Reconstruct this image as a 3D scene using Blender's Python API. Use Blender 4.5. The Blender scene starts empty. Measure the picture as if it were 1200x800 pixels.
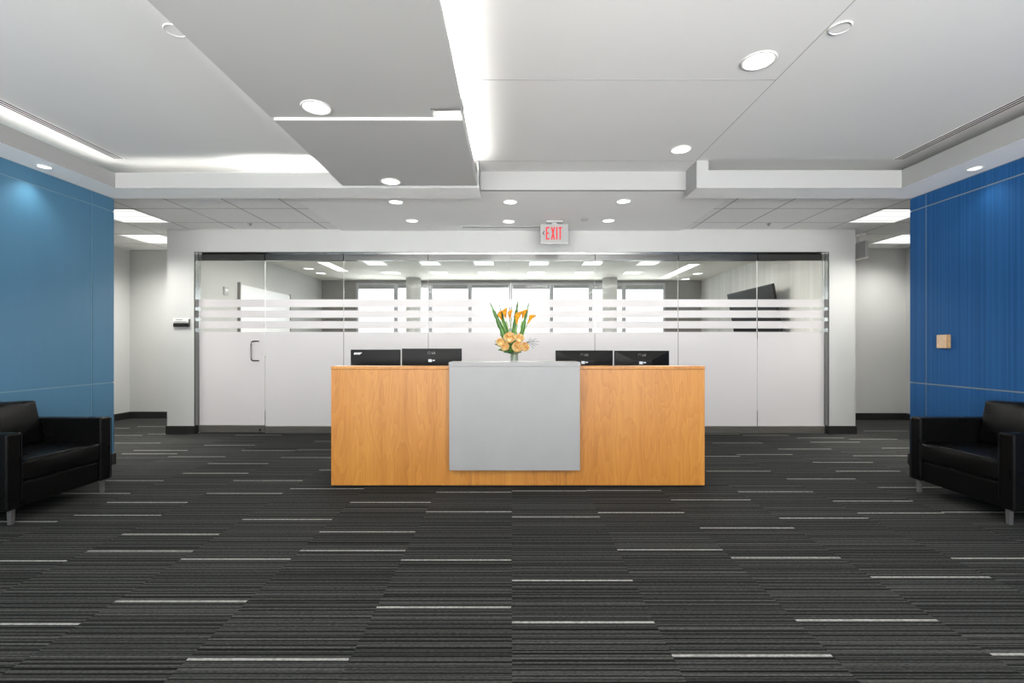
import bpy, bmesh, math, random
from mathutils import Vector, Matrix, Euler
random.seed(7)
PI = math.pi
COL = bpy.context.scene.collection
F, H, CX, CY = 552.0, 1.177, 600.0, 405.5        # focal length in px, camera height, vanishing point

# ------------------------------------------------------------------ helpers
def rgb(r, g, b):
    f = lambda c: (c/255/12.92) if c/255 <= .04045 else ((c/255+.055)/1.055)**2.4
    return (f(r), f(g), f(b), 1)

def new_mat(name):
    m = bpy.data.materials.new(name); m.use_nodes = True
    nt = m.node_tree; nt.nodes.clear()
    out = nt.nodes.new('ShaderNodeOutputMaterial')
    b = nt.nodes.new('ShaderNodeBsdfPrincipled')
    nt.links.new(b.outputs[0], out.inputs[0])
    return m, nt, b, out

def noise(nt, scale=(1, 1, 1), s=5.0, detail=3.0, coord='Object', dist=0.0, rough=.5):
    tc = nt.nodes.new('ShaderNodeTexCoord'); mp = nt.nodes.new('ShaderNodeMapping')
    mp.inputs['Scale'].default_value = scale
    n = nt.nodes.new('ShaderNodeTexNoise'); n.inputs['Scale'].default_value = s
    n.inputs['Detail'].default_value = detail; n.inputs['Distortion'].default_value = dist
    n.inputs['Roughness'].default_value = rough
    nt.links.new(tc.outputs[coord], mp.inputs[0]); nt.links.new(mp.outputs[0], n.inputs['Vector'])
    return n

def ramp(nt, src, stops):
    r = nt.nodes.new('ShaderNodeValToRGB')
    while len(r.color_ramp.elements) < len(stops): r.color_ramp.elements.new(.5)
    for e, (p, c) in zip(r.color_ramp.elements, stops): e.position = p; e.color = c
    nt.links.new(src, r.inputs[0]); return r

def bump(nt, b, src, strength=.2, dist=.002):
    bp = nt.nodes.new('ShaderNodeBump'); bp.inputs['Strength'].default_value = strength
    bp.inputs['Distance'].default_value = dist
    nt.links.new(src, bp.inputs['Height']); nt.links.new(bp.outputs[0], b.inputs['Normal'])

def simple(name, col, rough=.5, metal=0.0, var=.04, nscale=6.0, spec=.5, bmp=0.0, nmap=(1, 1, 1)):
    m, nt, b, out = new_mat(name)
    n = noise(nt, nmap, nscale)
    lo = tuple(max(0, c*(1-var)) for c in col[:3]) + (1,); hi = tuple(min(1, c*(1+var)) for c in col[:3]) + (1,)
    r = ramp(nt, n.outputs[0], [(.3, lo), (.7, hi)])
    nt.links.new(r.outputs[0], b.inputs['Base Color'])
    b.inputs['Roughness'].default_value = rough; b.inputs['Metallic'].default_value = metal
    b.inputs['Specular IOR Level'].default_value = spec
    if bmp: bump(nt, b, n.outputs[0], bmp)
    return m

def emit(name, col, strength):
    m, nt, b, out = new_mat(name)
    b.inputs['Base Color'].default_value = (.8, .8, .8, 1)
    b.inputs['Emission Color'].default_value = col
    b.inputs['Emission Strength'].default_value = strength
    return m

def math_node(nt, op, a, bval=None):
    n = nt.nodes.new('ShaderNodeMath'); n.operation = op
    if isinstance(a, (int, float)): n.inputs[0].default_value = a
    else: nt.links.new(a, n.inputs[0])
    if bval is not None:
        if isinstance(bval, (int, float)): n.inputs[1].default_value = bval
        else: nt.links.new(bval, n.inputs[1])
    return n.outputs[0]

def add_box(bm, x0, x1, y0, y1, z0, z1, mi=0):
    vs = [bm.verts.new(p) for p in ((x0,y0,z0),(x1,y0,z0),(x1,y1,z0),(x0,y1,z0),(x0,y0,z1),(x1,y0,z1),(x1,y1,z1),(x0,y1,z1))]
    for q in ((0,3,2,1),(4,5,6,7),(0,1,5,4),(1,2,6,5),(2,3,7,6),(3,0,4,7)):
        f = bm.faces.new([vs[i] for i in q]); f.material_index = mi
    return vs

def add_cyl(bm, c, r, h, n=32, mi=0, r2=None, axis='Z'):
    mat = Matrix.Translation(Vector(c)) @ (Matrix() if axis == 'Z' else Matrix.Rotation(PI/2, 4, 'X' if axis == 'Y' else 'Y'))
    g = bmesh.ops.create_cone(bm, cap_ends=True, segments=n, radius1=r, radius2=r if r2 is None else r2, depth=h, matrix=mat)
    for f in {f for v in g['verts'] for f in v.link_faces}: f.material_index = mi

def add_tube(bm, pts, r, n=10, caps=True, mi=0):
    pts = [Vector(p) for p in pts]; rings = []
    rs = r if isinstance(r, (list, tuple)) else [r]*len(pts)
    for i, p in enumerate(pts):
        d = (pts[min(i+1, len(pts)-1)] - pts[max(i-1, 0)]).normalized()
        up = Vector((0, 0, 1)) if abs(d.z) < .9 else Vector((1, 0, 0))
        a = d.cross(up).normalized(); b = d.cross(a).normalized()
        rings.append([bm.verts.new(p + rs[i]*(math.cos(2*PI*k/n)*a + math.sin(2*PI*k/n)*b)) for k in range(n)])
    for i in range(len(rings)-1):
        for k in range(n):
            bm.faces.new((rings[i][k], rings[i][(k+1) % n], rings[i+1][(k+1) % n], rings[i+1][k])).material_index = mi
    if caps: bm.faces.new(rings[0][::-1]); bm.faces.new(rings[-1])

def add_lathe(bm, prof, c=(0, 0, 0), n=32, mi=0):
    rings = [[bm.verts.new((c[0]+r*math.cos(2*PI*k/n), c[1]+r*math.sin(2*PI*k/n), c[2]+z)) for k in range(n)] for r, z in prof]
    for i in range(len(rings)-1):
        for k in range(n):
            bm.faces.new((rings[i][k], rings[i][(k+1) % n], rings[i+1][(k+1) % n], rings[i+1][k])).material_index = mi
    return rings

def obj(name, bm, mats, parent=None, loc=(0, 0, 0), bevel=0, seg=2, smooth=False, sub=0):
    bmesh.ops.recalc_face_normals(bm, faces=bm.faces)
    me = bpy.data.meshes.new(name); bm.to_mesh(me); bm.free()
    for m in (mats if isinstance(mats, (list, tuple)) else [mats]): me.materials.append(m)
    if smooth:
        for p in me.polygons: p.use_smooth = True
    o = bpy.data.objects.new(name, me); o.location = loc; COL.objects.link(o)
    if parent: o.parent = parent
    if bevel:
        md = o.modifiers.new('bevel', 'BEVEL'); md.width = bevel; md.segments = seg; md.limit_method = 'ANGLE'
    if sub:
        md = o.modifiers.new('sub', 'SUBSURF'); md.levels = sub; md.render_levels = sub
    return o

def box(name, x0, x1, y0, y1, z0, z1, m, parent=None, bevel=0, seg=2):
    bm = bmesh.new(); c = Vector(((x0+x1)/2, (y0+y1)/2, (z0+z1)/2))
    add_box(bm, x0-c.x, x1-c.x, y0-c.y, y1-c.y, z0-c.z, z1-c.z)
    return obj(name, bm, m, parent, c, bevel, seg)

def tag(o, label, cat, group=None):
    o['label'] = label; o['category'] = cat
    if group: o['group'] = group
    return o

def thing(name, label, cat, loc=(0, 0, 0), rz=0, group=None):
    o = bpy.data.objects.new(name, None); COL.objects.link(o)
    o.location = loc; o.rotation_euler = (0, 0, rz); o.empty_display_size = .1
    return tag(o, label, cat, group)

def struct(o, label=None):
    o['kind'] = 'structure'
    if label: o['label'] = label
    return o

def copy_tree(o, parent=None):
    c = o.copy(); COL.objects.link(c); c.parent = parent
    for ch in [x for x in bpy.data.objects if x.parent == o]: copy_tree(ch, c)
    return c

def text_mesh(name, body, size, m, parent, loc, rot, extrude=.0006, shear=0, sx=1.0, bold=0.0, align='LEFT'):
    cu = bpy.data.curves.new(name, 'FONT'); cu.body = body; cu.size = size; cu.extrude = extrude
    cu.shear = shear; cu.offset = bold; cu.align_x = align
    t = bpy.data.objects.new('tmp', cu); COL.objects.link(t)
    dg = bpy.context.evaluated_depsgraph_get(); dg.update()
    me = bpy.data.meshes.new_from_object(t.evaluated_get(dg)); me.name = name
    bpy.data.objects.remove(t); bpy.data.curves.remove(cu)
    me.materials.clear(); me.materials.append(m)
    o = bpy.data.objects.new(name, me); COL.objects.link(o); o.parent = parent
    o.location = loc; o.rotation_euler = rot; o.scale = (sx, 1, 1)
    return o

# ------------------------------------------------------------------ materials
M = {}
M['wall'] = simple('wall_paint', (.52, .522, .505, 1), .6, var=.015, nscale=3)
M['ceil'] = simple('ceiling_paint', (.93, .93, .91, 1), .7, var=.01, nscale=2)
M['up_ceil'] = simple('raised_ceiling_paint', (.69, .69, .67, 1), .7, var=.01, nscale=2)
M['raft'] = simple('raft_grey', (.47, .472, .455, 1), .7, var=.01, nscale=2)  # greyer than the raised ceiling beside it
M['lip'] = simple('cove_lip_darkened', (.33, .332, .323, 1), .6, var=.01, nscale=2)  # same white paint as the soffit, darkened to offset light on upright faces
M['conf_ceil'] = simple('warm_ceiling_paint', (.86, .83, .76, 1), .7, var=.01)
M['taupe'] = simple('taupe_accent_paint', (.22, .21, .195, 1), .6, var=.03)
M['groove'] = simple('ceiling_joint', (.33, .33, .32, 1), .8)
M['base'] = simple('black_rubber_baseboard', (.018, .018, .017, 1), .4, var=.2)
M['rail'] = simple('dark_bottom_rail', (.12, .113, .10, 1), .4, .2, var=.2, nmap=(1, 1, 20))
M['steel'] = simple('brushed_steel', (.30, .302, .295, 1), .2, 1.0, var=.12, nmap=(2, 2, 60))
M['leg_metal'] = simple('satin_metal_leg', (.20, .195, .19, 1), .4, .7, var=.1, nscale=40)
M['reveal_left'] = simple('blue_grey_metal_reveal', (.13, .24, .32, 1), .4)
M['reveal_right'] = simple('tan_metal_reveal', (.19, .22, .23, 1), .4)
M['chrome'] = simple('polished_steel', (.16, .15, .145, 1), .22, 1.0, var=.05)
M['grey_plastic'] = simple('grey_plastic', (.42, .42, .41, 1), .4)
M['white_plastic'] = simple('white_plastic', (.75, .75, .73, 1), .4, var=.02)
M['black_plastic'] = simple('black_plastic', (.004, .0037, .0033, 1), .32, var=.1, nscale=30, spec=.12)
M['black_matte'] = simple('black_matte', (.006, .006, .006, 1), .45, var=.1)
M['dark_slot'] = simple('dark_slot', (.03, .03, .03, 1), .7)
M['laminate'] = simple('white_laminate', (.265, .263, .26, 1), .42, var=.03, nscale=4)
M['white_board'] = simple('white_board', (.86, .86, .86, 1), .25, var=.01)
M['window_frame'] = simple('aluminium_window_frame', (.36, .36, .37, 1), .45, .1)
M['blind'] = simple('grey_roller_blind', (.25, .25, .25, 1), .7)
M['trim_ring'] = simple('white_trim_ring', (.62, .62, .60, 1), .35)
M['lens'] = emit('lamp_lens', (1, .99, .96, 1), .9)
M['troffer'] = None
M['square_lens'] = emit('square_lens', (1, .98, .92, 1), .42)
M['exit_face'] = simple('exit_sign_face', (.34, .345, .335, 1), .35, var=.02)
M['exit_red'] = emit('exit_red_letters', (.85, .01, .02, 1), .12)
M['exit_red'].node_tree.nodes['Principled BSDF'].inputs['Base Color'].default_value = (.6, .01, .02, 1)
M['tan'] = simple('tan_switch_plate', (.62, .43, .27, 1), .35, var=.12, nscale=40)
M['tan_dark'] = simple('tan_switch_side', (.42, .27, .13, 1), .4, var=.1, nscale=40)
M['logo'] = simple('silver_logo', (.62, .62, .60, 1), .3, .3)
M['logo_dim'] = simple('dim_grey_logo', (.17, .17, .165, 1), .4)
M['sticker'] = simple('white_sticker', (.65, .68, .70, 1), .5)
M['screen'] = simple('dark_screen', (.012, .012, .012, 1), .45, spec=.1)

# troffer lens with louvre shading
m, nt, b, out = new_mat('troffer_lens'); M['troffer'] = m
tc = nt.nodes.new('ShaderNodeTexCoord'); sp = nt.nodes.new('ShaderNodeSeparateXYZ'); nt.links.new(tc.outputs['Object'], sp.inputs[0])
w = math_node(nt, 'ABSOLUTE', math_node(nt, 'SINE', math_node(nt, 'MULTIPLY', sp.outputs[1], 3*PI/.6)))
r = ramp(nt, w, [(.0, (.62, .62, .60, 1)), (.5, (1, 1, .98, 1))])
nt.links.new(r.outputs[0], b.inputs['Emission Color']); b.inputs['Emission Strength'].default_value = .50; b.inputs['Base Color'].default_value = (.2, .2, .2, 1)

# carpet
m, nt, b, out = new_mat('striped_carpet'); M['carpet'] = m
tc = nt.nodes.new('ShaderNodeTexCoord'); sp = nt.nodes.new('ShaderNodeSeparateXYZ'); nt.links.new(tc.outputs['Object'], sp.inputs[0])
X, Y = sp.outputs[0], sp.outputs[1]
cid = math_node(nt, 'FLOOR', math_node(nt, 'DIVIDE', X, .61))
wn = nt.nodes.new('ShaderNodeTexWhiteNoise'); wn.noise_dimensions = '1D'; nt.links.new(cid, wn.inputs['W'])
off = math_node(nt, 'MULTIPLY', wn.outputs[0], 37.0)
def rows(p):
    ry = math_node(nt, 'FLOOR', math_node(nt, 'ADD', math_node(nt, 'DIVIDE', Y, p), off))
    c = nt.nodes.new('ShaderNodeCombineXYZ'); nt.links.new(ry, c.inputs[0]); nt.links.new(cid, c.inputs[1])
    c.inputs[2].default_value = p*100
    q = nt.nodes.new('ShaderNodeTexWhiteNoise'); q.noise_dimensions = '3D'; nt.links.new(c.outputs[0], q.inputs['Vector'])
    return q.outputs[0]
def lines(p, w0, w1, seed):
    v = math_node(nt, 'ADD', math_node(nt, 'DIVIDE', Y, p), off)
    c = nt.nodes.new('ShaderNodeCombineXYZ'); nt.links.new(math_node(nt, 'FLOOR', v), c.inputs[0]); nt.links.new(cid, c.inputs[1]); c.inputs[2].default_value = seed
    q = nt.nodes.new('ShaderNodeTexWhiteNoise'); q.noise_dimensions = '3D'; nt.links.new(c.outputs[0], q.inputs['Vector'])
    sq = nt.nodes.new('ShaderNodeSeparateColor'); nt.links.new(q.outputs['Color'], sq.inputs[0])
    f = math_node(nt, 'FRACT', v)
    ctr = math_node(nt, 'ADD', math_node(nt, 'MULTIPLY', sq.outputs[0], .5), .25)
    wd = math_node(nt, 'ADD', math_node(nt, 'MULTIPLY', math_node(nt, 'POWER', sq.outputs[1], 2.0), w1-w0), w0)
    return math_node(nt, 'LESS_THAN', math_node(nt, 'ABSOLUTE', math_node(nt, 'SUBTRACT', f, ctr)), wd)
ra = rows(.0072)
ca = ramp(nt, ra, [(0, (.55, .55, .55, 1)), (.5, (.95, .95, .95, 1)), (.8, (1.15, 1.15, 1.15, 1)), (1, (1.7, 1.7, 1.7, 1))])
dk = math_node(nt, 'MAXIMUM', lines(.0305, .09, .20, 3.0), math_node(nt, 'MULTIPLY', lines(.0235, .04, .13, 9.0), .8))
cb = ramp(nt, dk, [(0, (1, 1, 1, 1)), (1, (.13, .13, .13, 1))])
n1 = noise(nt, (60, 260, 1), 1.0, 2)
n2 = noise(nt, (5, 120, 1), 1.0, 2)
cn = ramp(nt, n1.outputs[0], [(.3, (.55, .55, .55, 1)), (.7, (1.5, 1.5, 1.5, 1))])
cm = ramp(nt, n2.outputs[0], [(.3, (.88, .88, .88, 1)), (.7, (1.1, 1.1, 1.1, 1))])
def mul(a, c2):
    x = nt.nodes.new('ShaderNodeMix'); x.data_type = 'RGBA'; x.blend_type = 'MULTIPLY'; x.inputs[0].default_value = 1
    x.clamp_result = False
    nt.links.new(a, x.inputs[6])
    if isinstance(c2, tuple): x.inputs[7].default_value = c2
    else: nt.links.new(c2, x.inputs[7])
    return x.outputs[2]
colr = mul(mul(mul(mul(ca.outputs[0], cb.outputs[0]), cn.outputs[0]), cm.outputs[0]), (.037, .0376, .0352, 1))
nt.links.new(colr, b.inputs['Base Color']); b.inputs['Roughness'].default_value = .95; b.inputs['Specular IOR Level'].default_value = .10
bump(nt, b, ra, .5, .002)
M['carpet_pale'] = simple('pale_carpet_yarn', (.24, .24, .225, 1), .95, var=.3, nscale=60, spec=.1)

# mineral ceiling tile with grid lines
m, nt, b, out = new_mat('ceiling_tile'); M['tile'] = m
tc = nt.nodes.new('ShaderNodeTexCoord'); sp = nt.nodes.new('ShaderNodeSeparateXYZ'); nt.links.new(tc.outputs['Object'], sp.inputs[0])
def gridline(s, off, w):
    f = math_node(nt, 'FRACT', math_node(nt, 'DIVIDE', math_node(nt, 'ADD', s, 61.0-off), .61))
    d = math_node(nt, 'ABSOLUTE', math_node(nt, 'SUBTRACT', f, .5))
    return math_node(nt, 'GREATER_THAN', d, .5 - w/.61)
g = math_node(nt, 'MAXIMUM', gridline(sp.outputs[0], 2.40, .006), gridline(sp.outputs[1], 5.36, .006))
n = noise(nt, (1, 1, 1), 70, 3)
r = ramp(nt, n.outputs[0], [(.35, (.80, .80, .785, 1)), (.6, (.92, .92, .90, 1))])
mx = nt.nodes.new('ShaderNodeMix'); mx.data_type = 'RGBA'; nt.links.new(g, mx.inputs[0]); nt.links.new(r.outputs[0], mx.inputs[6]); mx.inputs[7].default_value = (.24, .24, .235, 1)
nt.links.new(mx.outputs[2], b.inputs['Base Color']); b.inputs['Roughness'].default_value = .9

# blue fabrics: vertical fine ribs
def ribbed(name, lo, hi, rough, rib, spec, cont=.5, lo_p=.32, hi_p=.68):
    m, nt, b, out = new_mat(name)
    n = noise(nt, (0, rib, .25), 1.0, 2); n2 = noise(nt, (0, rib*.12, .2), 1.0, 2)
    a = math_node(nt, 'ADD', math_node(nt, 'MULTIPLY', n.outputs[0], cont), math_node(nt, 'MULTIPLY', n2.outputs[0], 1-cont))
    r = ramp(nt, a, [(lo_p, lo), (hi_p, hi)]); nt.links.new(r.outputs[0], b.inputs['Base Color'])
    b.inputs['Roughness'].default_value = rough; b.inputs['Specular IOR Level'].default_value = spec
    bump(nt, b, n.outputs[0], .25, .002)
    return m
M['blue_left'] = ribbed('blue_panel_sheen', (.054, .165, .27, 1), (.060, .178, .29, 1), .45, 14, .45)  # left wall's blue lightened to carry its light wash and sheen
M['blue_right'] = ribbed('ribbed_blue_fabric', (.005, .058, .18, 1), (.017, .105, .28, 1), .65, 85, .2, .95, .25, .75)
M['flute'] = ribbed('fluted_wall_cover', (.50, .49, .47, 1), (.74, .73, .70, 1), .6, 16, .3, .3)

# wood
m, nt, b, out = new_mat('maple_veneer'); M['wood'] = m
tc = nt.nodes.new('ShaderNodeTexCoord'); oi = nt.nodes.new('ShaderNodeObjectInfo')
va = nt.nodes.new('ShaderNodeVectorMath'); va.operation = 'MULTIPLY_ADD'; va.inputs[1].default_value = (3.7, 3.7, 3.7)
nt.links.new(oi.outputs['Location'], va.inputs[0]); nt.links.new(tc.outputs['Object'], va.inputs[2])
mp = nt.nodes.new('ShaderNodeMapping'); mp.inputs['Scale'].default_value = (1, 1, .16); nt.links.new(va.outputs[0], mp.inputs[0])
nn = nt.nodes.new('ShaderNodeTexNoise'); nn.inputs['Scale'].default_value = 4.2; nn.inputs['Detail'].default_value = 3; nn.inputs['Distortion'].default_value = .4
nt.links.new(mp.outputs[0], nn.inputs['Vector'])
rings = math_node(nt, 'FRACT', math_node(nt, 'MULTIPLY', nn.outputs[0], 16.0))
mp2 = nt.nodes.new('ShaderNodeMapping'); mp2.inputs['Scale'].default_value = (1, 1, .03); nt.links.new(va.outputs[0], mp2.inputs[0])
n2 = nt.nodes.new('ShaderNodeTexNoise'); n2.inputs['Scale'].default_value = 130; n2.inputs['Detail'].default_value = 2; nt.links.new(mp2.outputs[0], n2.inputs['Vector'])
n3 = nt.nodes.new('ShaderNodeTexNoise'); n3.inputs['Scale'].default_value = 9; n3.inputs['Detail'].default_value = 2; nt.links.new(mp2.outputs[0], n3.inputs['Vector'])
t = math_node(nt, 'ADD', math_node(nt, 'MULTIPLY', rings, .16), math_node(nt, 'ADD', math_node(nt, 'MULTIPLY', n2.outputs[0], .30), math_node(nt, 'MULTIPLY', n3.outputs[0], .62)))
r = ramp(nt, t, [(.35, (.485, .212, .032, 1)), (.6, (.405, .155, .018, 1)), (.85, (.29, .098, .008, 1))])
nt.links.new(r.outputs[0], b.inputs['Base Color']); b.inputs['Roughness'].default_value = .4

# leather
m, nt, b, out = new_mat('black_leather'); M['leather'] = m
n = noise(nt, (1, 1, 1), 260, 2); n2 = noise(nt, (1, 1, 1), 9, 3)
b.inputs['Base Color'].default_value = (.0035, .0035, .0035, 1)
r = ramp(nt, n2.outputs[0], [(.3, (.26, .26, .26, 1)), (.7, (.38, .38, .38, 1))]); nt.links.new(r.outputs[0], b.inputs['Roughness'])
hh = math_node(nt, 'ADD', math_node(nt, 'MULTIPLY', n.outputs[0], .12), n2.outputs[0]); bump(nt, b, hh, .14, .006)
b.inputs['Specular IOR Level'].default_value = .10

# clear glass: see-through with a fresnel reflection
def glass(name, tint=(.97, .985, .98, 1), strength=1.0):
    m = bpy.data.materials.new(name); m.use_nodes = True; nt = m.node_tree; nt.nodes.clear()
    out = nt.nodes.new('ShaderNodeOutputMaterial'); tr = nt.nodes.new('ShaderNodeBsdfTransparent'); gl = nt.nodes.new('ShaderNodeBsdfGlossy')
    tr.inputs[0].default_value = tint; gl.inputs['Roughness'].default_value = .02; gl.inputs[0].default_value = (.9, .9, .9, 1)
    fr = nt.nodes.new('ShaderNodeFresnel'); fr.inputs[0].default_value = 1.35
    mx = nt.nodes.new('ShaderNodeMixShader'); nt.links.new(math_node(nt, 'MULTIPLY', fr.outputs[0], strength), mx.inputs[0])
    nt.links.new(tr.outputs[0], mx.inputs[1]); nt.links.new(gl.outputs[0], mx.inputs[2]); nt.links.new(mx.outputs[0], out.inputs[0])
    return m
M['glass'] = glass('clear_glass', strength=.2); M['vase_glass'] = glass('vase_glass', (.93, .96, .92, 1), .5)
# frosted film: passes light, scatters it
m = bpy.data.materials.new('frosted_film'); m.use_nodes = True; nt = m.node_tree; nt.nodes.clear(); M['frost'] = m
out = nt.nodes.new('ShaderNodeOutputMaterial'); df = nt.nodes.new('ShaderNodeBsdfDiffuse'); tl = nt.nodes.new('ShaderNodeBsdfTranslucent')
n = noise(nt, (1, 1, 1), 1.2, 2)
r = ramp(nt, n.outputs[0], [(.3, (.76, .725, .71, 1)), (.7, (.79, .75, .735, 1))])
nt.links.new(r.outputs[0], df.inputs[0]); tl.inputs[0].default_value = (.60, .595, .635, 1)
mx = nt.nodes.new('ShaderNodeMixShader'); mx.inputs[0].default_value = .42
nt.links.new(df.outputs[0], mx.inputs[1]); nt.links.new(tl.outputs[0], mx.inputs[2]); nt.links.new(mx.outputs[0], out.inputs[0])
# plants
M['leaf'] = simple('green_leaf', (.045, .15, .014, 1), .4, var=.5, nscale=14)
M['leaf_dark'] = simple('dark_leaf', (.03, .10, .025, 1), .45, var=.4, nscale=20)
M['stem'] = simple('green_stem', (.20, .34, .08, 1), .45, var=.2)
M['calla'] = simple('orange_calla', (.72, .30, .012, 1), .45, var=.45, nscale=45)
M['spadix'] = simple('yellow_spadix', (.85, .55, .03, 1), .6)
M['rose'] = simple('peach_rose', (.95, .66, .34, 1), .55, var=.3, nscale=60)
M['rose_in'] = simple('deep_peach_rose', (.86, .44, .13, 1), .55, var=.3, nscale=60)
M['twig'] = simple('grey_blue_twig', (.10, .13, .14, 1), .6)

# ------------------------------------------------------------------ setting
Z_SOF, Z_UP, Z_TILE, Z_GYP = 2.65, 2.905, 2.743, 2.722
XW = 3.98
# floor with pale yarn runs (one per entry, measured)
RUNS = [(157,563),(314,563),(118,578),(288,578),(171,588.5),(137,603.5),(35,611),(334,608.5),(197,626),(161,645.5),(40,657),(272,655),(207,704.5),(20,731),
 (309,772.5),(365,572.5),(456,588.5),(548,599.5),(560,576.5),(428,623),(410,645),(533,656),(518,711.5),(640,575),(730,574.5),(833,585.5),(911,576),(752,600.5),
 (650,605.5),(878,618.5),(786,644),(925,653.5),(670,680),(680,729),(885,768),(963,561),(1058,571),(1027,587),(1059,601),(1130,600),(970,607),(1180,654),(1098,676),
 (1022,726.5),(1215,766.5),(253,554.4),(278,543),(230,535),(387,550.7),(360,536),(188,527.6),(175,531.5),(158,519),(140,510),(315,527.8),(368,527),(270,521.5),
 (183,508.5),(383,517),(300,509.6),(138,501.5),(175,499.6),(846,508.5),(898,510),(865,519),(845,534.4),(897,532.5),(866,552),(952,513),(985,513),(960,518),
 (1031,514.5),(957,526),(990,541.6),(1031,534),(1050,525),(1019,552),(1042,505)]
bm = bmesh.new(); add_box(bm, -6.6, 6.6, -3.2, 11.6, -.1, 0)
seen = set()
for px, py in RUNS:
    d = H*F/(py-CY); x = (px-CX)/F*d; k = math.floor(x/.61+.01)
    if (k, round(d, 2)) in seen: continue
    seen.add((k, round(d, 2)))
    add_box(bm, k*.61, k*.61+.606, d-.006, d+.006, -.002, .0012, 1)
struct(obj('floor', bm, [M['carpet'], M['carpet_pale']]))

def blue_wall(name, s, mat):
    # backing with metal reveals, then the fabric panels in front
    bm = bmesh.new()
    a, c = (XW+.003, XW+.14)
    xs = sorted((s*a, s*c)); add_box(bm, xs[0], xs[1], -3.1, 4.70, 0, Z_UP+.1, 1)
    xp = sorted((s*XW, s*(XW+.0121)))
    vy = [-3.0, -1.6, .1, 2.3, 4.465 if s < 0 else 4.53, 4.715]; g = .0055
    zz = [.11, .816, 2.52, Z_SOF]
    for i in range(len(vy)-1):
        for j in range(3):
            add_box(bm, xp[0], xp[1], vy[i]+g, vy[i+1]-g, zz[j]+(g if j else 0), zz[j+1]-g, 0)
    add_box(bm, min(s*(XW+.012), s*(XW+.14)), max(s*(XW+.012), s*(XW+.14)), 4.70, 4.712, .0, Z_SOF, 0)
    return struct(obj(name, bm, [mat, M['reveal_left'] if s < 0 else M['reveal_right']]))
blue_wall('wall_left', -1, M['blue_left']); blue_wall('wall_right', 1, M['blue_right'])
for nm, s in (('baseboard_left', -1), ('baseboard_right', 1)):
    bm = bmesh.new(); xs = sorted((s*(XW-.012), s*(XW+.011))); add_box(bm, xs[0], xs[1], -2.99, 4.725, 0, .11)
    struct(obj(nm, bm, M['base'], bevel=.002))

# lobby rear wall, behind the camera, with openings added to let in light
bm = bmesh.new()
for a in ((-4.1, -3.9, 0, 2.9), (3.9, 4.1, 0, 2.9), (-1.35, -1.25, .06, 2.84), (1.25, 1.35, .06, 2.84), (-3.9, 3.9, 0, .06), (-3.9, 3.9, 2.84, 2.9)):
    add_box(bm, a[0], a[1], -3.1, -3.0, a[2], a[3])
struct(obj('wall_rear', bm, M['wall']))

# upper tray ceiling with joints
bm = bmesh.new(); add_box(bm, -4.12, 4.12, -3.1, 4.72, Z_UP, Z_UP+.1)
zj = Z_UP-.0012
for a in ((1.711, 1.716, -2.99, 4.386), (-.32, 1.713, 3.055, 3.060), (-.32, 1.70, 4.398, 4.402), (-.32, 1.713, 1.2, 1.205)):
    add_box(bm, a[0], a[1], a[2], a[3], zj, Z_UP+.001, 1)
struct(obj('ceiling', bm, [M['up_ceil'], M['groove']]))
# soffits with cove lips
bm = bmesh.new()
T = .03
add_box(bm, -XW, -3.695, -2.99, 4.70, Z_SOF, Z_SOF+T); add_box(bm, 3.63, XW, -2.99, 4.70, Z_SOF, Z_SOF+T)
add_box(bm, -3.695, -.31, 4.387, 4.70, Z_SOF, Z_SOF+T); add_box(bm, 1.721, 3.63, 4.387, 4.70, Z_SOF, Z_SOF+T)
struct(obj('trim_1', bm, M['ceil']), 'white dropped soffit around the raised ceiling')
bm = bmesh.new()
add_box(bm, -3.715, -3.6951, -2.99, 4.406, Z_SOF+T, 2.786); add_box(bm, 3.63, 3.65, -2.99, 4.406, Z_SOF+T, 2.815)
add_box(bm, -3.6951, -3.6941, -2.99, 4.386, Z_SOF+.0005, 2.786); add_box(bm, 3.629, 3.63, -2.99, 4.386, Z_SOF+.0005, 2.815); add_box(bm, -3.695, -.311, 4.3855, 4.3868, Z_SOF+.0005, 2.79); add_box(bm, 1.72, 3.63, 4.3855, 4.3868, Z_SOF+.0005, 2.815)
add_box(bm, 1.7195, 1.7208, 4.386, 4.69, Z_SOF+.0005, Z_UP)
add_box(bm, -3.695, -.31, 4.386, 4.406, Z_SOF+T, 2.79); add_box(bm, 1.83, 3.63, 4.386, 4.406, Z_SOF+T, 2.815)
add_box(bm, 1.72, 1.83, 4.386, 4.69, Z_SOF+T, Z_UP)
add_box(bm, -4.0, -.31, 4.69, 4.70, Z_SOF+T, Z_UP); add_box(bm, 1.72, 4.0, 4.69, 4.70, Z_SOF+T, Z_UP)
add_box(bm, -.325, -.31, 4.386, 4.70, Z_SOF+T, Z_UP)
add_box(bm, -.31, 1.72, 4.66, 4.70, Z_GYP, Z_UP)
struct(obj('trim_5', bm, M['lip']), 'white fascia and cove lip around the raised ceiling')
# lowered ceiling raft: far slab slightly lower than the near slab
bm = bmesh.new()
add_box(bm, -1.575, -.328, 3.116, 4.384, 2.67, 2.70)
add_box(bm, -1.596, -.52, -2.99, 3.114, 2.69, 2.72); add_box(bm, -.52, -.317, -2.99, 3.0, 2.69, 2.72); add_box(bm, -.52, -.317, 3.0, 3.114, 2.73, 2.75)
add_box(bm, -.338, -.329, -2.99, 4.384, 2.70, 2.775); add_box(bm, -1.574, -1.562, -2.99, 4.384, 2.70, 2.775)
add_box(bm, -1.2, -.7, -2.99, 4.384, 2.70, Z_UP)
struct(obj('trim_2', bm, M['raft']), 'long lowered grey ceiling panel left of centre')
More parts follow.
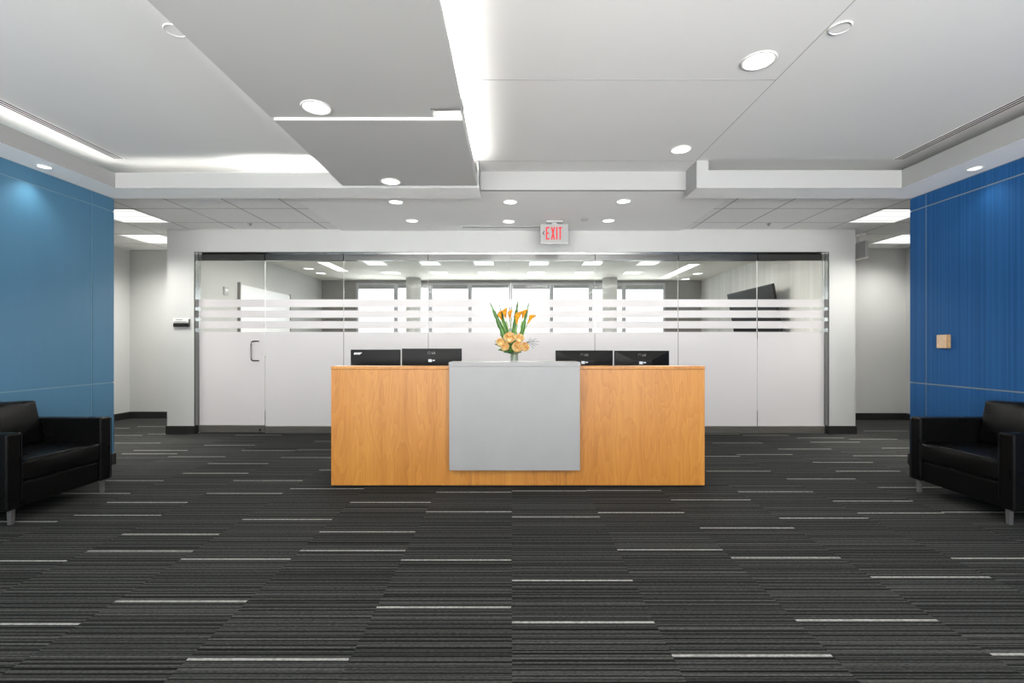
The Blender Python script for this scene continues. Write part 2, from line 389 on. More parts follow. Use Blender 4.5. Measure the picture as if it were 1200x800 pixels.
# corridor ceilings
bm = bmesh.new()
add_box(bm, -6.4, 6.4, 4.70, 6.31, Z_TILE, Z_TILE+.05); add_box(bm, -6.4, -4.62, 6.31, 7.8, Z_TILE, Z_TILE+.05); add_box(bm, 4.6, 6.4, 6.31, 7.7, Z_TILE, Z_TILE+.05)
add_box(bm, -6.4, -4.12, 2.0, 4.70, Z_TILE, Z_TILE+.05); add_box(bm, 4.12, 6.4, 2.0, 4.70, Z_TILE, Z_TILE+.05)
struct(obj('ceiling_corridor', bm, M['tile']))
bm = bmesh.new(); add_box(bm, -2.28, 2.26, 4.70, 6.31, Z_GYP, Z_TILE-.001)
struct(obj('ceiling_centre', bm, M['ceil']))
# partition wall with opening
bm = bmesh.new()
add_box(bm, -4.62, -4.26, 6.31, 6.47, 0, Z_TILE); add_box(bm, 4.25, 4.60, 6.31, 6.47, 0, Z_TILE); add_box(bm, -4.26, 4.25, 6.31, 6.47, 2.44, Z_TILE)
struct(obj('wall_partition', bm, M['wall']))
bm = bmesh.new()
for a in ((-4.632, -4.248, 6.298, 6.309), (4.238, 4.612, 6.298, 6.309), (-4.259, -4.248, 6.309, 6.385), (4.238, 4.249, 6.309, 6.385), (-4.632, -4.621, 6.309, 7.6), (4.601, 4.612, 6.309, 7.6)):
    add_box(bm, a[0], a[1], a[2], a[3], 0, .11)
struct(obj('baseboard_partition', bm, M['base']))
# corridor walls left and right
bm = bmesh.new(); add_box(bm, -6.34, -6.24, 2, 7.69, 0, Z_TILE); add_box(bm, -6.34, -4.62, 7.69, 7.79, 0, Z_TILE); add_box(bm, -6.34, -4.12, 1.9, 2, 0, Z_TILE)
struct(obj('wall_corridor_left', bm, M['wall']))
bm = bmesh.new(); add_box(bm, 6.3, 6.4, 2, 7.53, 0, Z_TILE); add_box(bm, 4.6, 6.4, 7.53, 7.63, 0, Z_TILE); add_box(bm, 4.12, 6.4, 1.9, 2, 0, Z_TILE)
struct(obj('wall_corridor_right', bm, M['wall']))
bm = bmesh.new(); add_box(bm, -6.239, -6.228, 2.01, 7.689, 0, .11); add_box(bm, -6.228, -4.633, 7.677, 7.689, 0, .11)
struct(obj('baseboard_corridor_left', bm, M['base']))
bm = bmesh.new(); add_box(bm, 6.288, 6.299, 2.01, 7.529, 0, .11); add_box(bm, 4.613, 6.288, 7.517, 7.529, 0, .11)
struct(obj('baseboard_corridor_right', bm, M['base']))

# conference room shell
YF = 11.2
bm = bmesh.new(); add_box(bm, -4.62, -4.52, 6.47, YF, 0, Z_TILE); struct(obj('wall_conference_left', bm, M['wall']))
bm = bmesh.new(); add_box(bm, 4.50, 4.60, 6.47, YF, 0, Z_TILE); struct(obj('wall_conference_right', bm, M['flute']))
bm = bmesh.new(); add_box(bm, -4.62, 4.6, 6.47, YF+.1, Z_TILE, Z_TILE+.08); struct(obj('ceiling_conference', bm, M['conf_ceil']))
SILL, HEAD = 1.45, 2.68  # sill raised behind the film to block ground light from the ceiling
bm = bmesh.new()
add_box(bm, -4.62, -3.70, YF, YF+.12, 0, Z_TILE); add_box(bm, 3.64, 4.6, YF, YF+.12, 0, Z_TILE)
add_box(bm, -3.70, 3.64, YF, YF+.12, 0, SILL); add_box(bm, -3.70, 3.64, YF, YF+.12, HEAD, Z_TILE)
struct(obj('wall_conference_far', bm, M['taupe']))
edges = [-3.70, -2.76, -1.94, -1.0, -.03, .94, 1.87, 2.66, 3.64]
for i in range(8):
    a, c = edges[i]+.002, edges[i+1]-.002
    w = bpy.data.objects.new('window_%d' % (i+1), None); COL.objects.link(w); w.location = ((a+c)/2, YF, SILL); struct(w)
    ox = (a+c)/2; hw = (c-a)/2; hz = HEAD-SILL-.002
    bm = bmesh.new(); t = .045
    add_box(bm, -hw, -hw+t, -.02, .08, .002, hz); add_box(bm, hw-t, hw, -.02, .08, .002, hz)
    add_box(bm, -hw+t, hw-t, -.02, .08, .002, t); add_box(bm, -hw+t, hw-t, -.02, .08, hz-t, hz)
    struct(obj('window_frame', bm, M['window_frame'], w))
    bm = bmesh.new(); add_box(bm, -hw+t+.001, hw-t-.001, .02, .026, t+.001, hz-t-.001); struct(obj('window_pane', bm, M['glass'], w))
    drop = [.10, .08, .10, .07, .10, .08, .11, .11][i]
    bm = bmesh.new(); add_box(bm, -hw+t+.004, hw-t-.004, -.018, -.004, hz-t-drop, hz-t-.002); struct(obj('roller_blind', bm, M['blind'], w))

# round building columns by the window
for x in (-2.27, 2.25):
    bm = bmesh.new(); add_cyl(bm, (0, 0, Z_TILE/2), .17, Z_TILE-.002, 40)
    o = obj('round_column', bm, M['wall'], loc=(x, 10.85, 0), smooth=False)
    for p in o.data.polygons: p.use_smooth = abs(p.normal.z) < .5
    tag(o, 'round column before the windows at %s of the glass room' % ('left' if x < 0 else 'right'), 'column')

# glazed partition: header, jambs, bottom rail
YG = 6.40
xs = [-4.248, -3.35, -2.284, -1.136, -.012, 1.125, 2.255, 3.33, 4.238]
bm = bmesh.new()
for i in range(8):
    add_box(bm, xs[i]+.006, xs[i+1]-.006, YG-.018, YG+.03, 2.338, 2.438, 0)
add_box(bm, -4.248, 4.238, YG+.0301, YG+.034, 2.345, 2.439, 0)
add_box(bm, -4.258, -4.248, 6.315, YG+.03, .11, 2.439); add_box(bm, 4.238, 4.248, 6.315, YG+.03, .11, 2.439)
add_box(bm, -4.248, 4.238, 6.315, YG-.02, 2.434, 2.4395)
struct(obj('trim_3', bm, M['steel']), 'brushed steel head channel and jambs of the glass partition')
BZ = .092
bm = bmesh.new()
for i in range(1, 8): add_box(bm, xs[i]+.004, xs[i+1]-.004, YG-.02, YG+.03, 0, BZ-.002)
struct(obj('trim_4', bm, M['rail']), 'dark bottom rail under the glass panels')

def px_z(py, d): return H + (CY-py)*d/F
bands = [(px_z(350.8, YG), px_z(359.7, YG)), (px_z(363.7, YG), px_z(372.2, YG)), (px_z(376.2, YG), px_z(384.7, YG))]
FULL = px_z(388.8, YG)
def pane_parts(parent, a, c, zb, zt=2.338):
    hw = (c-a)/2 - .003
    bm = bmesh.new(); add_box(bm, -hw, hw, -.006, .006, zb, zt); p = obj('glass_pane', bm, M['glass'], parent)
    bm = bmesh.new()
    for z0, z1 in bands + [(zb+.003, FULL)][::-1]:
        z0, z1 = (z1, z0) if z0 > z1 else (z0, z1)
        v = [bm.verts.new(q) for q in ((-hw+.001, -.0075, z0), (hw-.001, -.0075, z0), (hw-.001, -.0075, z1), (-hw+.001, -.0075, z1))]
        bm.faces.new(v)
    f = obj('frosted_film', bm, M['frost'], parent); f['label'] = 'white frosted film with three clear stripes'
    bm = bmesh.new(); add_box(bm, hw-.0005, hw+.0012, -.006, .006, FULL, zt)
    obj('polished_edge', bm, M['white_plastic'], parent)
names = ['frosted striped glass panel just right of the handled glass door', 'frosted striped glass panel above the far left monitor, second right of the door',
 'frosted striped glass panel just left of the flower vase', 'frosted striped glass panel behind the flower vase and below the exit sign',
 'frosted striped glass panel above the desk right half monitors', 'frosted striped glass panel in front of the tilted screen, left half of it',
 'rightmost frosted striped glass panel against the right jamb']
for i in range(1, 8):
    a, c = xs[i], xs[i+1]
    t = thing('glass_panel', names[i-1], 'glass panel', ((a+c)/2, YG, 0), group='frosted glass panels of the partition')
    pane_parts(t, a, c, BZ)
# glass door
a, c = xs[0], xs[1]
d1 = bpy.data.objects.new('door_1', None); COL.objects.link(d1); d1.location = ((a+c)/2, YG, 0); struct(d1, 'frosted glass door with steel pull handle left of the partition')
pane_parts(d1, a, c, .105)
hw = (c-a)/2
bm = bmesh.new(); add_box(bm, -hw+.004, hw-.004, -.022, .022, .012, .104); o = obj('bottom_rail', bm, M['rail'], d1, bevel=.002)
bm = bmesh.new(); add_cyl(bm, (hw-.06, -.026, .045), .013, .012, 20, axis='Y'); add_box(bm, hw-.085, hw-.035, -.026, -.022, .004, .012); obj('floor_lock', bm, M['chrome'], o)
hx = -3.435 - (a+c)/2; hzc = px_z(411.2, 6.36)
for sgn in (-1, 1):
    bm = bmesh.new(); ox, oy = (-.062, sgn*.075); q = []
    for k in range(9):
        th = k/8*PI/2; q.append((ox*math.sin(th)*1.0, oy*math.sin(th), hzc-.10-.032*math.cos(th)*1.0))
    pts = [(hx, sgn*.008, hzc-.132), (hx+ox*.35, sgn*.008+oy*.35, hzc-.132), (hx+ox*.75, sgn*.008+oy*.75, hzc-.130), (hx+ox*.95, sgn*.008+oy*.95, hzc-.120), (hx+ox, sgn*.008+oy, hzc-.10)]
    pts = pts + [(p[0], p[1], 2*hzc-p[2]) for p in pts[::-1]]
    add_tube(bm, pts, .0095, 12)
    obj('pull_handle', bm, M['chrome'], d1, smooth=True)
# bottom stop under the door
# ------------------------------------------------------------------ ceiling fittings
def downlight(x, y, z, r, label, group='round recessed downlights', power=30, tilt=None, cone=88):
    t = thing('downlight', label, 'ceiling light', (x, y, z), group=group)
    bm = bmesh.new(); add_lathe(bm, [(r, -.001), (r*1.16, -.001), (r*1.18, -.004), (r*1.02, -.007), (r*.97, -.002), (r, -.001)], n=40)
    obj('trim_ring', bm, M['trim_ring'], t, smooth=True)
    bm = bmesh.new(); add_cyl(bm, (0, 0, -.0025), r*.98, .003, 40); obj('lamp_lens', bm, M['lens'], t)
    ld = bpy.data.lights.new('downlight_beam', 'SPOT'); ld.energy = power; ld.spot_size = math.radians(cone); ld.spot_blend = 1
    ld.shadow_soft_size = r*.8; ld.color = (1, .97, .92)
    lo = bpy.data.objects.new('downlight_beam', ld); COL.objects.link(lo); lo.location = (x, y, z-.045)
    if tilt: lo.rotation_euler = tilt
    return t
downlight(-1.24, 2.985, 2.69, .082, 'largest round downlight in the lowered grey ceiling panel')
downlight(-1.10, 4.27, 2.67, .08, 'round downlight at the far end of the lowered grey ceiling panel')
downlight(1.493, 2.852, Z_UP, .088, 'largest round downlight in the raised ceiling right of centre')
downlight(1.484, 4.138, Z_UP, .080, 'smaller far round downlight in the raised ceiling, near the white fin')
downlight(-1.242, 5.04, Z_GYP, .072, 'left round downlight of the near row above the desk')
downlight(-.018, 5.04, Z_GYP, .072, 'middle round downlight of the near row above the desk')
downlight(1.19, 5.02, Z_GYP, .072, 'right round downlight of the near row above the desk')
downlight(-1.228, 5.794, Z_GYP, .072, 'left round downlight of the far row by the glass')
downlight(-.04, 5.83, Z_GYP, .072, 'middle round downlight of the far row by the glass')
downlight(1.186, 5.794, Z_GYP, .072, 'right round downlight of the far row, right of the exit sign')
downlight(-3.835, 3.863, Z_SOF, .045, 'small round downlight in the soffit above the light blue wall', 'soffit wall washers', 5, (0, .12, 0), 110)
downlight(3.83, 3.90, Z_SOF, .045, 'small round downlight in the soffit above the ribbed dark blue wall', 'soffit wall washers', 2, (0, -.12, 0), 110)

for (x, y, lb) in ((1.781, 2.554, 'round ceiling speaker grille right of the ceiling joint'), (-1.843, 2.575, 'round ceiling speaker grille beside the lowered ceiling panel')):
    t = thing('ceiling_speaker', lb, 'speaker', (x, y, Z_UP))
    bm = bmesh.new(); add_lathe(bm, [(.048, -.001), (.056, -.001), (.056, -.006), (.048, -.008), (.047, -.001)], n=36); obj('trim_ring', bm, M['white_plastic'], t, smooth=True)
    bm = bmesh.new(); add_cyl(bm, (0, 0, -.003), .046, .004, 36); obj('grille', bm, M['up_ceil'], t)
bm = bmesh.new(); add_lathe(bm, [(.001, -.028), (.022, -.026), (.034, -.012), (.045, -.008), (.048, -.001), (.001, -.001)], n=30)
tag(obj('smoke_detector', bm, M['grey_plastic'], loc=(.88, 5.72, Z_GYP), smooth=True), 'small round detector on the ceiling right of the exit sign', 'smoke detector')
for x, y, lb in ((-3.35, 6.02, 'small sprinkler head in the tiled ceiling left above the glass door'), (3.28, 6.02, 'small sprinkler head in the tiled ceiling at the right of the glass')):
    bm = bmesh.new(); add_cyl(bm, (0, 0, -.003), .03, .004, 20); add_cyl(bm, (0, 0, -.015), .008, .022, 12); add_cyl(bm, (0, 0, -.027), .016, .003, 16)
    tag(obj('ceiling_sprinkler', bm, M['steel'], loc=(x, y, Z_TILE-.001)), lb, 'sprinkler')

def slot_diffuser(name, x0, x1, y0, y1, z, n, along, label):
    t = thing(name, label, 'air vent', ((x0+x1)/2, (y0+y1)/2, z))
    hx, hy = (x1-x0)/2, (y1-y0)/2
    bm = bmesh.new(); add_box(bm, -hx, hx, -hy, hy, -.003, -.0005); obj('frame', bm, M['ceil'], t)
    bm = bmesh.new()
    for k in range(n):
        f = (k+.5)/n
        if along == 'Y': c = -hx+2*hx*f; add_box(bm, c-.008, c+.008, -hy+.01, hy-.01, -.0042, -.0031)
        else: c = -hy+2*hy*f; add_box(bm, -hx+.01, hx-.01, c-.016, c+.016, -.0042, -.0031)
    obj('slot', bm, M['dark_slot'], t)
slot_diffuser('slot_diffuser', -3.665, -3.575, 1.6, 4.35, Z_UP, 3, 'Y', 'long linear slot diffuser in the raised ceiling above the light blue wall')
slot_diffuser('slot_diffuser', 3.525, 3.615, 1.6, 4.36, Z_UP, 3, 'Y', 'long linear slot diffuser in the raised ceiling above the ribbed blue wall')
slot_diffuser('slot_diffuser', -.652, .66, 6.08, 6.12, Z_GYP, 1, 'X', 'thin black linear slot diffuser behind the exit sign')

def troffer(x0, y0, label):
    t = thing('troffer_light', label, 'ceiling light', (x0+.305, y0+.305, Z_TILE), group='square panel lights in the tiled corridor ceiling')
    bm = bmesh.new()
    for a in ((-.30, .30, -.30, -.285), (-.30, .30, .285, .30), (-.30, -.285, -.285, .285), (.285, .30, -.285, .285)): add_box(bm, a[0], a[1], a[2], a[3], -.005, -.001)
    obj('frame', bm, M['trim_ring'], t)
    bm = bmesh.new(); add_box(bm, -.285, .285, -.285, .285, -.003, -.001); obj('diffuser', bm, M['troffer'], t)
troffer(-4.92, 5.36, 'square light panel in tiled ceiling beside the light blue wall, nearer one')
troffer(-5.53, 6.58, 'square light panel in tiled ceiling left of the white pier, farther one')
troffer(4.23, 5.36, 'square light panel in tiled ceiling beside the ribbed blue wall, nearer one')
troffer(5.45, 6.58, 'square light panel in tiled ceiling right of the hanging grey sign, farther one')
# conference ceiling lights
k = 0
word = ['first', 'second', 'third', 'fourth', 'fifth', 'sixth']
for row, y in (('near', 8.87), ('far', 9.99)):
    for i, x in enumerate((-2.57, -1.55, -.53, .51, 1.52, 2.56)):
        t = thing('square_light', '%s from left of the %s row of small square ceiling lights behind glass' % (word[i], row), 'ceiling light', (x, y, Z_TILE), group='small square lights of the glass room')
        bm = bmesh.new(); add_box(bm, -.19, .19, -.2, .2, -.008, -.001); obj('frame', bm, M['trim_ring'], t)
        bm = bmesh.new(); add_box(bm, -.175, .175, -.185, .185, -.010, -.0081); obj('diffuser', bm, M['square_lens'], t)
for x, y0, y1, lb in ((-3.5, 8.7, 9.8, 'left'), (3.46, 8.9, 10.8, 'right')):
    t = thing('linear_light', 'long narrow ceiling light on the %s side behind the glass' % lb, 'ceiling light', (x, (y0+y1)/2, Z_TILE))
    h = (y1-y0)/2
    bm = bmesh.new(); add_box(bm, -.115, .115, -h, h, -.012, -.001); obj('frame', bm, M['trim_ring'], t)
    bm = bmesh.new(); add_box(bm, -.1, .1, -h+.015, h-.015, -.014, -.0121); obj('diffuser', bm, M['lens'], t)
for x, y, lb in ((-4.1, 9.5, 'nearer round downlight in the far left corner behind glass'), (-4.1, 10.1, 'farther round downlight in the far left corner behind glass'), (4.0, 10.15, 'nearer round downlight in the far right corner behind glass'), (4.05, 11.0, 'farther round downlight in the far right corner behind glass')):
    t = thing('downlight', lb, 'ceiling light', (x, y, Z_TILE), group='round downlights of the glass room')
    bm = bmesh.new(); add_lathe(bm, [(.1, -.001), (.115, -.001), (.115, -.005), (.1, -.006), (.1, -.001)], n=30); obj('trim_ring', bm, M['trim_ring'], t)
    bm = bmesh.new(); add_cyl(bm, (0, 0, -.003), .099, .003, 30); obj('lamp_lens', bm, M['lens'], t)

# ------------------------------------------------------------------ exit sign
YE = 5.80
t = thing('exit_sign', 'white exit sign with red letters and left arrow hanging above the desk', 'exit sign', ((649.5-CX)/F*YE, YE, px_z(285, YE)))
bm = bmesh.new(); add_box(bm, -.172, .172, -.012, .012, 0, .235); body = obj('sign_face', bm, M['exit_face'], t, bevel=.003)
bm = bmesh.new(); add_box(bm, -.10, .10, -.03, .03, Z_GYP-px_z(285, YE)-.028, Z_GYP-px_z(285, YE)-.0005); add_box(bm, -.03, .03, -.01, .01, .2352, Z_GYP-px_z(285, YE)-.0281)
obj('ceiling_mount', bm, M['grey_plastic'], t, bevel=.002)
bm = bmesh.new(); add_box(bm, -.172, .172, -.016, .016, -.006, -.0005); add_box(bm, -.072, -.058, -.016, -.004, -.016, -.0061); obj('bottom_cap', bm, M['white_plastic'], t)
def stroke(bm, x0, z0, x1, z1, w, y=-.0155, th=.002):
    a = Vector((x0, 0, z0)); c = Vector((x1, 0, z1)); d = (c-a).normalized(); n = Vector((-d.z, 0, d.x))*w/2
    q = [a-n, c-n, c+n, a+n]; f = [bm.verts.new((p.x, y, p.z)) for p in q]; g = [bm.verts.new((p.x, y+th, p.z)) for p in q]
    bm.faces.new(f); bm.faces.new(g[::-1])
    for i in range(4): bm.faces.new((f[i], g[i], g[(i+1) % 4], f[(i+1) % 4]))
lx, z0, z1, sw, lw = [-.104, -.042, .022, .050], .043, .197, .0165, .044
def letter(ch, x):
    bm = bmesh.new(); zm = (z0+z1)/2
    if ch == 'E':
        stroke(bm, x+sw/2, z0, x+sw/2, z1, sw)
        for z in (z0+sw/2, zm, z1-sw/2): stroke(bm, x+sw+.0002, z, x+lw-(.006 if z == zm else 0), z, sw)
    if ch == 'X':
        stroke(bm, x+sw/2, z0, x+lw+.006-sw/2, z1, sw); stroke(bm, x+sw/2, z1, x+lw+.006-sw/2, z0, sw, -.0157)
    if ch == 'I': stroke(bm, x+sw/2, z0, x+sw/2, z1, sw)
    if ch == 'T':
        stroke(bm, x+lw/2, z0, x+lw/2, z1-sw-.0002, sw); stroke(bm, x, z1-sw/2, x+lw, z1-sw/2, sw)
    o = obj('letter_' + ch.lower(), bm, M['exit_red'], body)
for ch, x in zip('EXIT', lx): letter(ch, x)
bm = bmesh.new(); stroke(bm, -.142, .122, -.122, .148, .009); stroke(bm, -.142, .124, -.122, .098, .009, -.0157); obj('arrow', bm, M['black_matte'], body)

# grey sign box hanging in right corridor
t = thing('hanging_sign', 'grey sign box hanging edge on from the ceiling behind the right white pier', 'sign', (4.86, 6.62, 2.40))
bm = bmesh.new(); add_box(bm, -.02, .02, -.17, .17, 0, .225); obj('sign_box', bm, M['grey_plastic'], t, bevel=.004)
bm = bmesh.new(); add_box(bm, -.03, .03, -.11, .11, Z_TILE-2.4-.03, Z_TILE-2.4-.0005); add_box(bm, -.008, .008, -.03, .03, .2252, Z_TILE-2.4-.0301); obj('ceiling_mount', bm, M['white_plastic'], t)
bm = bmesh.new(); add_box(bm, -.024, .024, -.174, .174, -.010, -.0005); obj('bottom_cap', bm, M['white_plastic'], t)

# name plate on left pier
t = thing('name_plate', 'small brushed steel name plate on the white pier left of the glass door', 'sign', (-4.425, 6.309, px_z(377.5, 6.31)))
bm = bmesh.new(); add_box(bm, -.11, .11, -.006, -.0005, -.002, .055); obj('plate', bm, M['white_plastic'], t, bevel=.001)
bm = bmesh.new(); add_box(bm, -.098, .118, -.022, -.0005, -.062, -.018); add_box(bm, .105, .118, -.026, -.0005, -.0178, .045); obj('holder', bm, M['steel'], t, bevel=.002)
bm = bmesh.new(); add_box(bm, -.10, .10, -.014, -.0065, -.016, -.004); add_box(bm, -.075, .02, -.0075, -.0062, .028, .038); add_box(bm, -.1, .075, -.0075, -.0062, .004, .012); obj('text_strip', bm, M['logo_dim'], t)

# tan wall switch on right blue wall
t = thing('wall_keypad', 'small tan keypad box mounted on the ribbed blue wall', 'switch', (XW, 4.325, 1.22))
bm = bmesh.new(); add_box(bm, -.028, -.0005, -.055, .055, -.0625, .0625); obj('housing', bm, M['tan_dark'], t, bevel=.003)
bm = bmesh.new(); add_box(bm, -.033, -.0285, -.04, .055, -.060, .060); obj('cover', bm, M['tan'], t, bevel=.002)

# ------------------------------------------------------------------ conference room things
t = thing('whiteboard', 'large white board on the left wall behind the glass', 'whiteboard', (-4.52, 8.65, 1.0))
bm = bmesh.new(); add_box(bm, .001, .03, -.87, .87, .0, 1.20); obj('board', bm, M['white_board'], t)
bm = bmesh.new()
for a in ((-.90, -.871, -.02, 1.23), (.871, .885, -.02, 1.215), (-.872, .872, -.02, -.001)): add_box(bm, .001, .045, a[0], a[1], a[2], a[3])
obj('frame', bm, M['taupe'], t)
t = thing('thermostat', 'small wall control with pale display on wall behind the glass door', 'thermostat', (-4.52, 7.42, 1.98))
bm = bmesh.new(); add_box(bm, .0005, .025, -.055, .055, 0, .13); obj('housing', bm, M['grey_plastic'], t, bevel=.004)
bm = bmesh.new(); add_box(bm, .0252, .028, -.03, .035, .06, .10); obj('display', bm, M['white_board'], t)
# tilted screen
t = thing('wall_screen', 'large black flat screen tilted down on the fluted wall behind glass', 'television', (4.30, 8.41, 1.75))
bm = bmesh.new(); add_box(bm, -.025, .025, -.79, .79, -.45, .45); o = obj('casing', bm, M['black_matte'], t, bevel=.005); o.rotation_euler = (0, .18, 0)
o.rotation_euler = (0, -.18, 0)
bm = bmesh.new(); add_box(bm, -.0275, -.0255, -.775, .775, -.435, .435); obj('display', bm, M['screen'], o)
bm = bmesh.new(); add_box(bm, .03, .199, -.12, .12, -.12, .12); obj('wall_bracket', bm, M['black_matte'], t)

# ------------------------------------------------------------------ reception desk
DX0, DX1, DY = -1.508, 1.607, 3.926
dcx = (DX0+DX1)/2
desk = thing('reception_desk', 'wide maple reception desk with white centre panel on the dark carpet', 'desk', (dcx, DY, 0))
def dbox(name, x0, x1, y0, y1, z0, z1, m, bevel=.0015, parent=desk):
    o = box(name, x0-dcx, x1-dcx, y0-DY, y1-DY, z0, z1, m, parent, bevel); return o
dbox('plinth', DX0+.03, DX1-.03, DY+.04, DY+.80, 0, .028, M['black_matte'])
for a, c in ((DX0+.001, -.342), (-.340, .447), (.449, DX1-.001)): dbox('front_panel', a, c, DY, DY+.022, .018, .983, M['wood'], .001)
dbox('top_cap', DX0, DX1, DY-.004, DY+.15, .985, 1.010, M['wood'])
for a in (DX0, DX1-.022): dbox('side_panel', a, a+.022, DY+.023, DY+.80, .018, .984, M['wood'])
dbox('worktop', DX0+.0225, DX1-.0225, DY+.06, DY+.80, .715, .74, M['laminate'])
o = dbox('white_panel', -.513, .555, DY-.076, DY-.054, .162, 1.012, M['laminate'], .0015); o['label'] = 'white laminate panel on the desk front'
o = dbox('white_ledge', -.517, .559, DY-.080, DY+.22, 1.0125, 1.046, M['laminate'], .0015); o['label'] = 'white transaction ledge'
for x in (-.45, .47): dbox('panel_bracket', x, x+.03, DY-.0535, DY-.0045, .3, .9, M['black_matte'])

# ------------------------------------------------------------------ monitors
def monitor(x0px, x1px, ytop, kind, label, d=4.36, yaw=0.0):
    w = (x1px-x0px)/F*d; xc = ((x0px+x1px)/2-CX)/F*d; ztop = px_z(ytop, d); hh = .33
    t = thing('monitor', label, 'monitor', (xc, d+.03, .7405), yaw, 'computer monitors on the reception desk')
    zt = ztop-.7405; zb = zt-hh
    bm = bmesh.new(); add_box(bm, -w/2, w/2, 0, .028, zb, zt); case = obj('casing', bm, M['black_plastic'], t, bevel=.003)
    if kind == 'facet':
        # recessed facets: a sloped trapezoid on the upper back
        bm = bmesh.new(); a = [(-w/2+.004, -.0005, zt-.003), (w/2-.004, -.0005, zt-.003), (w*.17, -.022, zt-.088), (-w*.17, -.022, zt-.088)]
        v = [bm.verts.new(p) for p in a]; v2 = [bm.verts.new((-w/2+.004, -.0005, zt-.20)), bm.verts.new((w/2-.004, -.0005, zt-.20)), bm.verts.new((-w*.17, -.022, zt-.2)), bm.verts.new((w*.17, -.022, zt-.2))]
        bm.faces.new(v); bm.faces.new((v[0], v[3], v2[2], v2[0])); bm.faces.new((v[1], v2[1], v2[3], v[2])); bm.faces.new((v[3], v[2], v2[3], v2[2]))
        bm.faces.new((v2[0], v2[2], v2[3], v2[1])); bm.faces.new((v[0], v2[0], v2[1], v[1]))
        obj('back_cover', bm, M['black_plastic'], case)
        f = -.0235
    else: f = -.0015
    if kind == 'acer':
        text_mesh('maker_logo', 'acer', .034, M['logo'], case, (-w/2+.03, f, zt-.044), (PI/2, 0, 0), shear=.35, sx=1.15, bold=.0012)
    else:
        up = .04; yy = f if kind != 'facet' else -.013
        lm = M['logo_dim']
        bm = bmesh.new(); add_lathe(bm, [(.0105, -.0008), (.013, -.0008), (.013, .0008), (.0105, .0008), (.0105, -.0008)], n=24)
        o = obj('maker_emblem', bm, lm, case, (-.024, yy, zt-up)); o.rotation_euler = (PI/2 + (.24 if kind == 'facet' else 0), 0, 0)
        text_mesh('maker_logo', 'LG', .028, lm, case, (.0, yy, zt-up-.010), (PI/2 + (.24 if kind == 'facet' else 0), 0, 0), bold=.0008)
        bm = bmesh.new(); add_box(bm, -.03, .002, f-.0005 if kind != 'facet' else -.0235, f+.0008 if kind != 'facet' else -.0222, zt-.125, zt-.100)
        add_box(bm, .008, .03, f-.0005 if kind != 'facet' else -.0235, f+.0008 if kind != 'facet' else -.0222, zt-.115, zt-.105); obj('sticker', bm, M['sticker'], case)
    bm = bmesh.new(); add_box(bm, -w/2+.006, w/2-.006, .0282, .0295, zb+.012, zt-.006); obj('screen', bm, M['screen'], t)
    bm = bmesh.new(); add_box(bm, -.035, .035, -.03, -.0035 if kind != 'facet' else -.0235, .008, zb+.16 if kind != 'facet' else zb+.1); obj('stand_neck', bm, M['black_matte'], t, bevel=.003)
    bm = bmesh.new(); add_cyl(bm, (0, .03, .0045), .11, .008, 40); obj('stand_base', bm, M['black_matte'], t)
monitor(409.5, 468, 409.5, 'acer', 'leftmost black monitor with silver slanted logo, behind the desk')
monitor(470, 540.5, 408.3, 'plain', 'wider black monitor beside the leftmost one, left of the white ledge')
monitor(651.5, 719, 410.5, 'facet', 'black monitor just right of the vase, partly behind the white ledge')
monitor(721, 785.5, 410.8, 'facet', 'rightmost black monitor with angled facets on its back')

# ------------------------------------------------------------------ armchairs
def puffy(bm, x0, x1, y0, y1, z0, z1, bulge=.012, n=10, seed=0, shear=0.0):
    rnd = random.Random(seed)
    g = bmesh.ops.create_cube(bm, size=2)
    vs = g['verts']; es = list({e for v in vs for e in v.link_edges})
    bmesh.ops.subdivide_edges(bm, edges=es, cuts=n, use_grid_fill=True)
    c = Vector(((x0+x1)/2, (y0+y1)/2, (z0+z1)/2)); h = Vector(((x1-x0)/2, (y1-y0)/2, (z1-z0)/2)); ph = rnd.random()*6
    for v in bm.verts:
        p = v.co.copy(); f = Vector(((1-p.y*p.y)*(1-p.z*p.z), (1-p.x*p.x)*(1-p.z*p.z), (1-p.x*p.x)*(1-p.y*p.y)))
        q = Vector((p.x*h.x, p.y*h.y, p.z*h.z))
        for i in range(3):
            if abs(p[i]) > .99: q[i] += math.copysign(bulge*f[i], p[i])
        q.z += .0025*math.sin(q.x*31+ph)*math.sin(q.y*23+ph) * (1-abs(p.x)**4)
        q.x += shear*(q.z/h.z)
        v.co = c + q
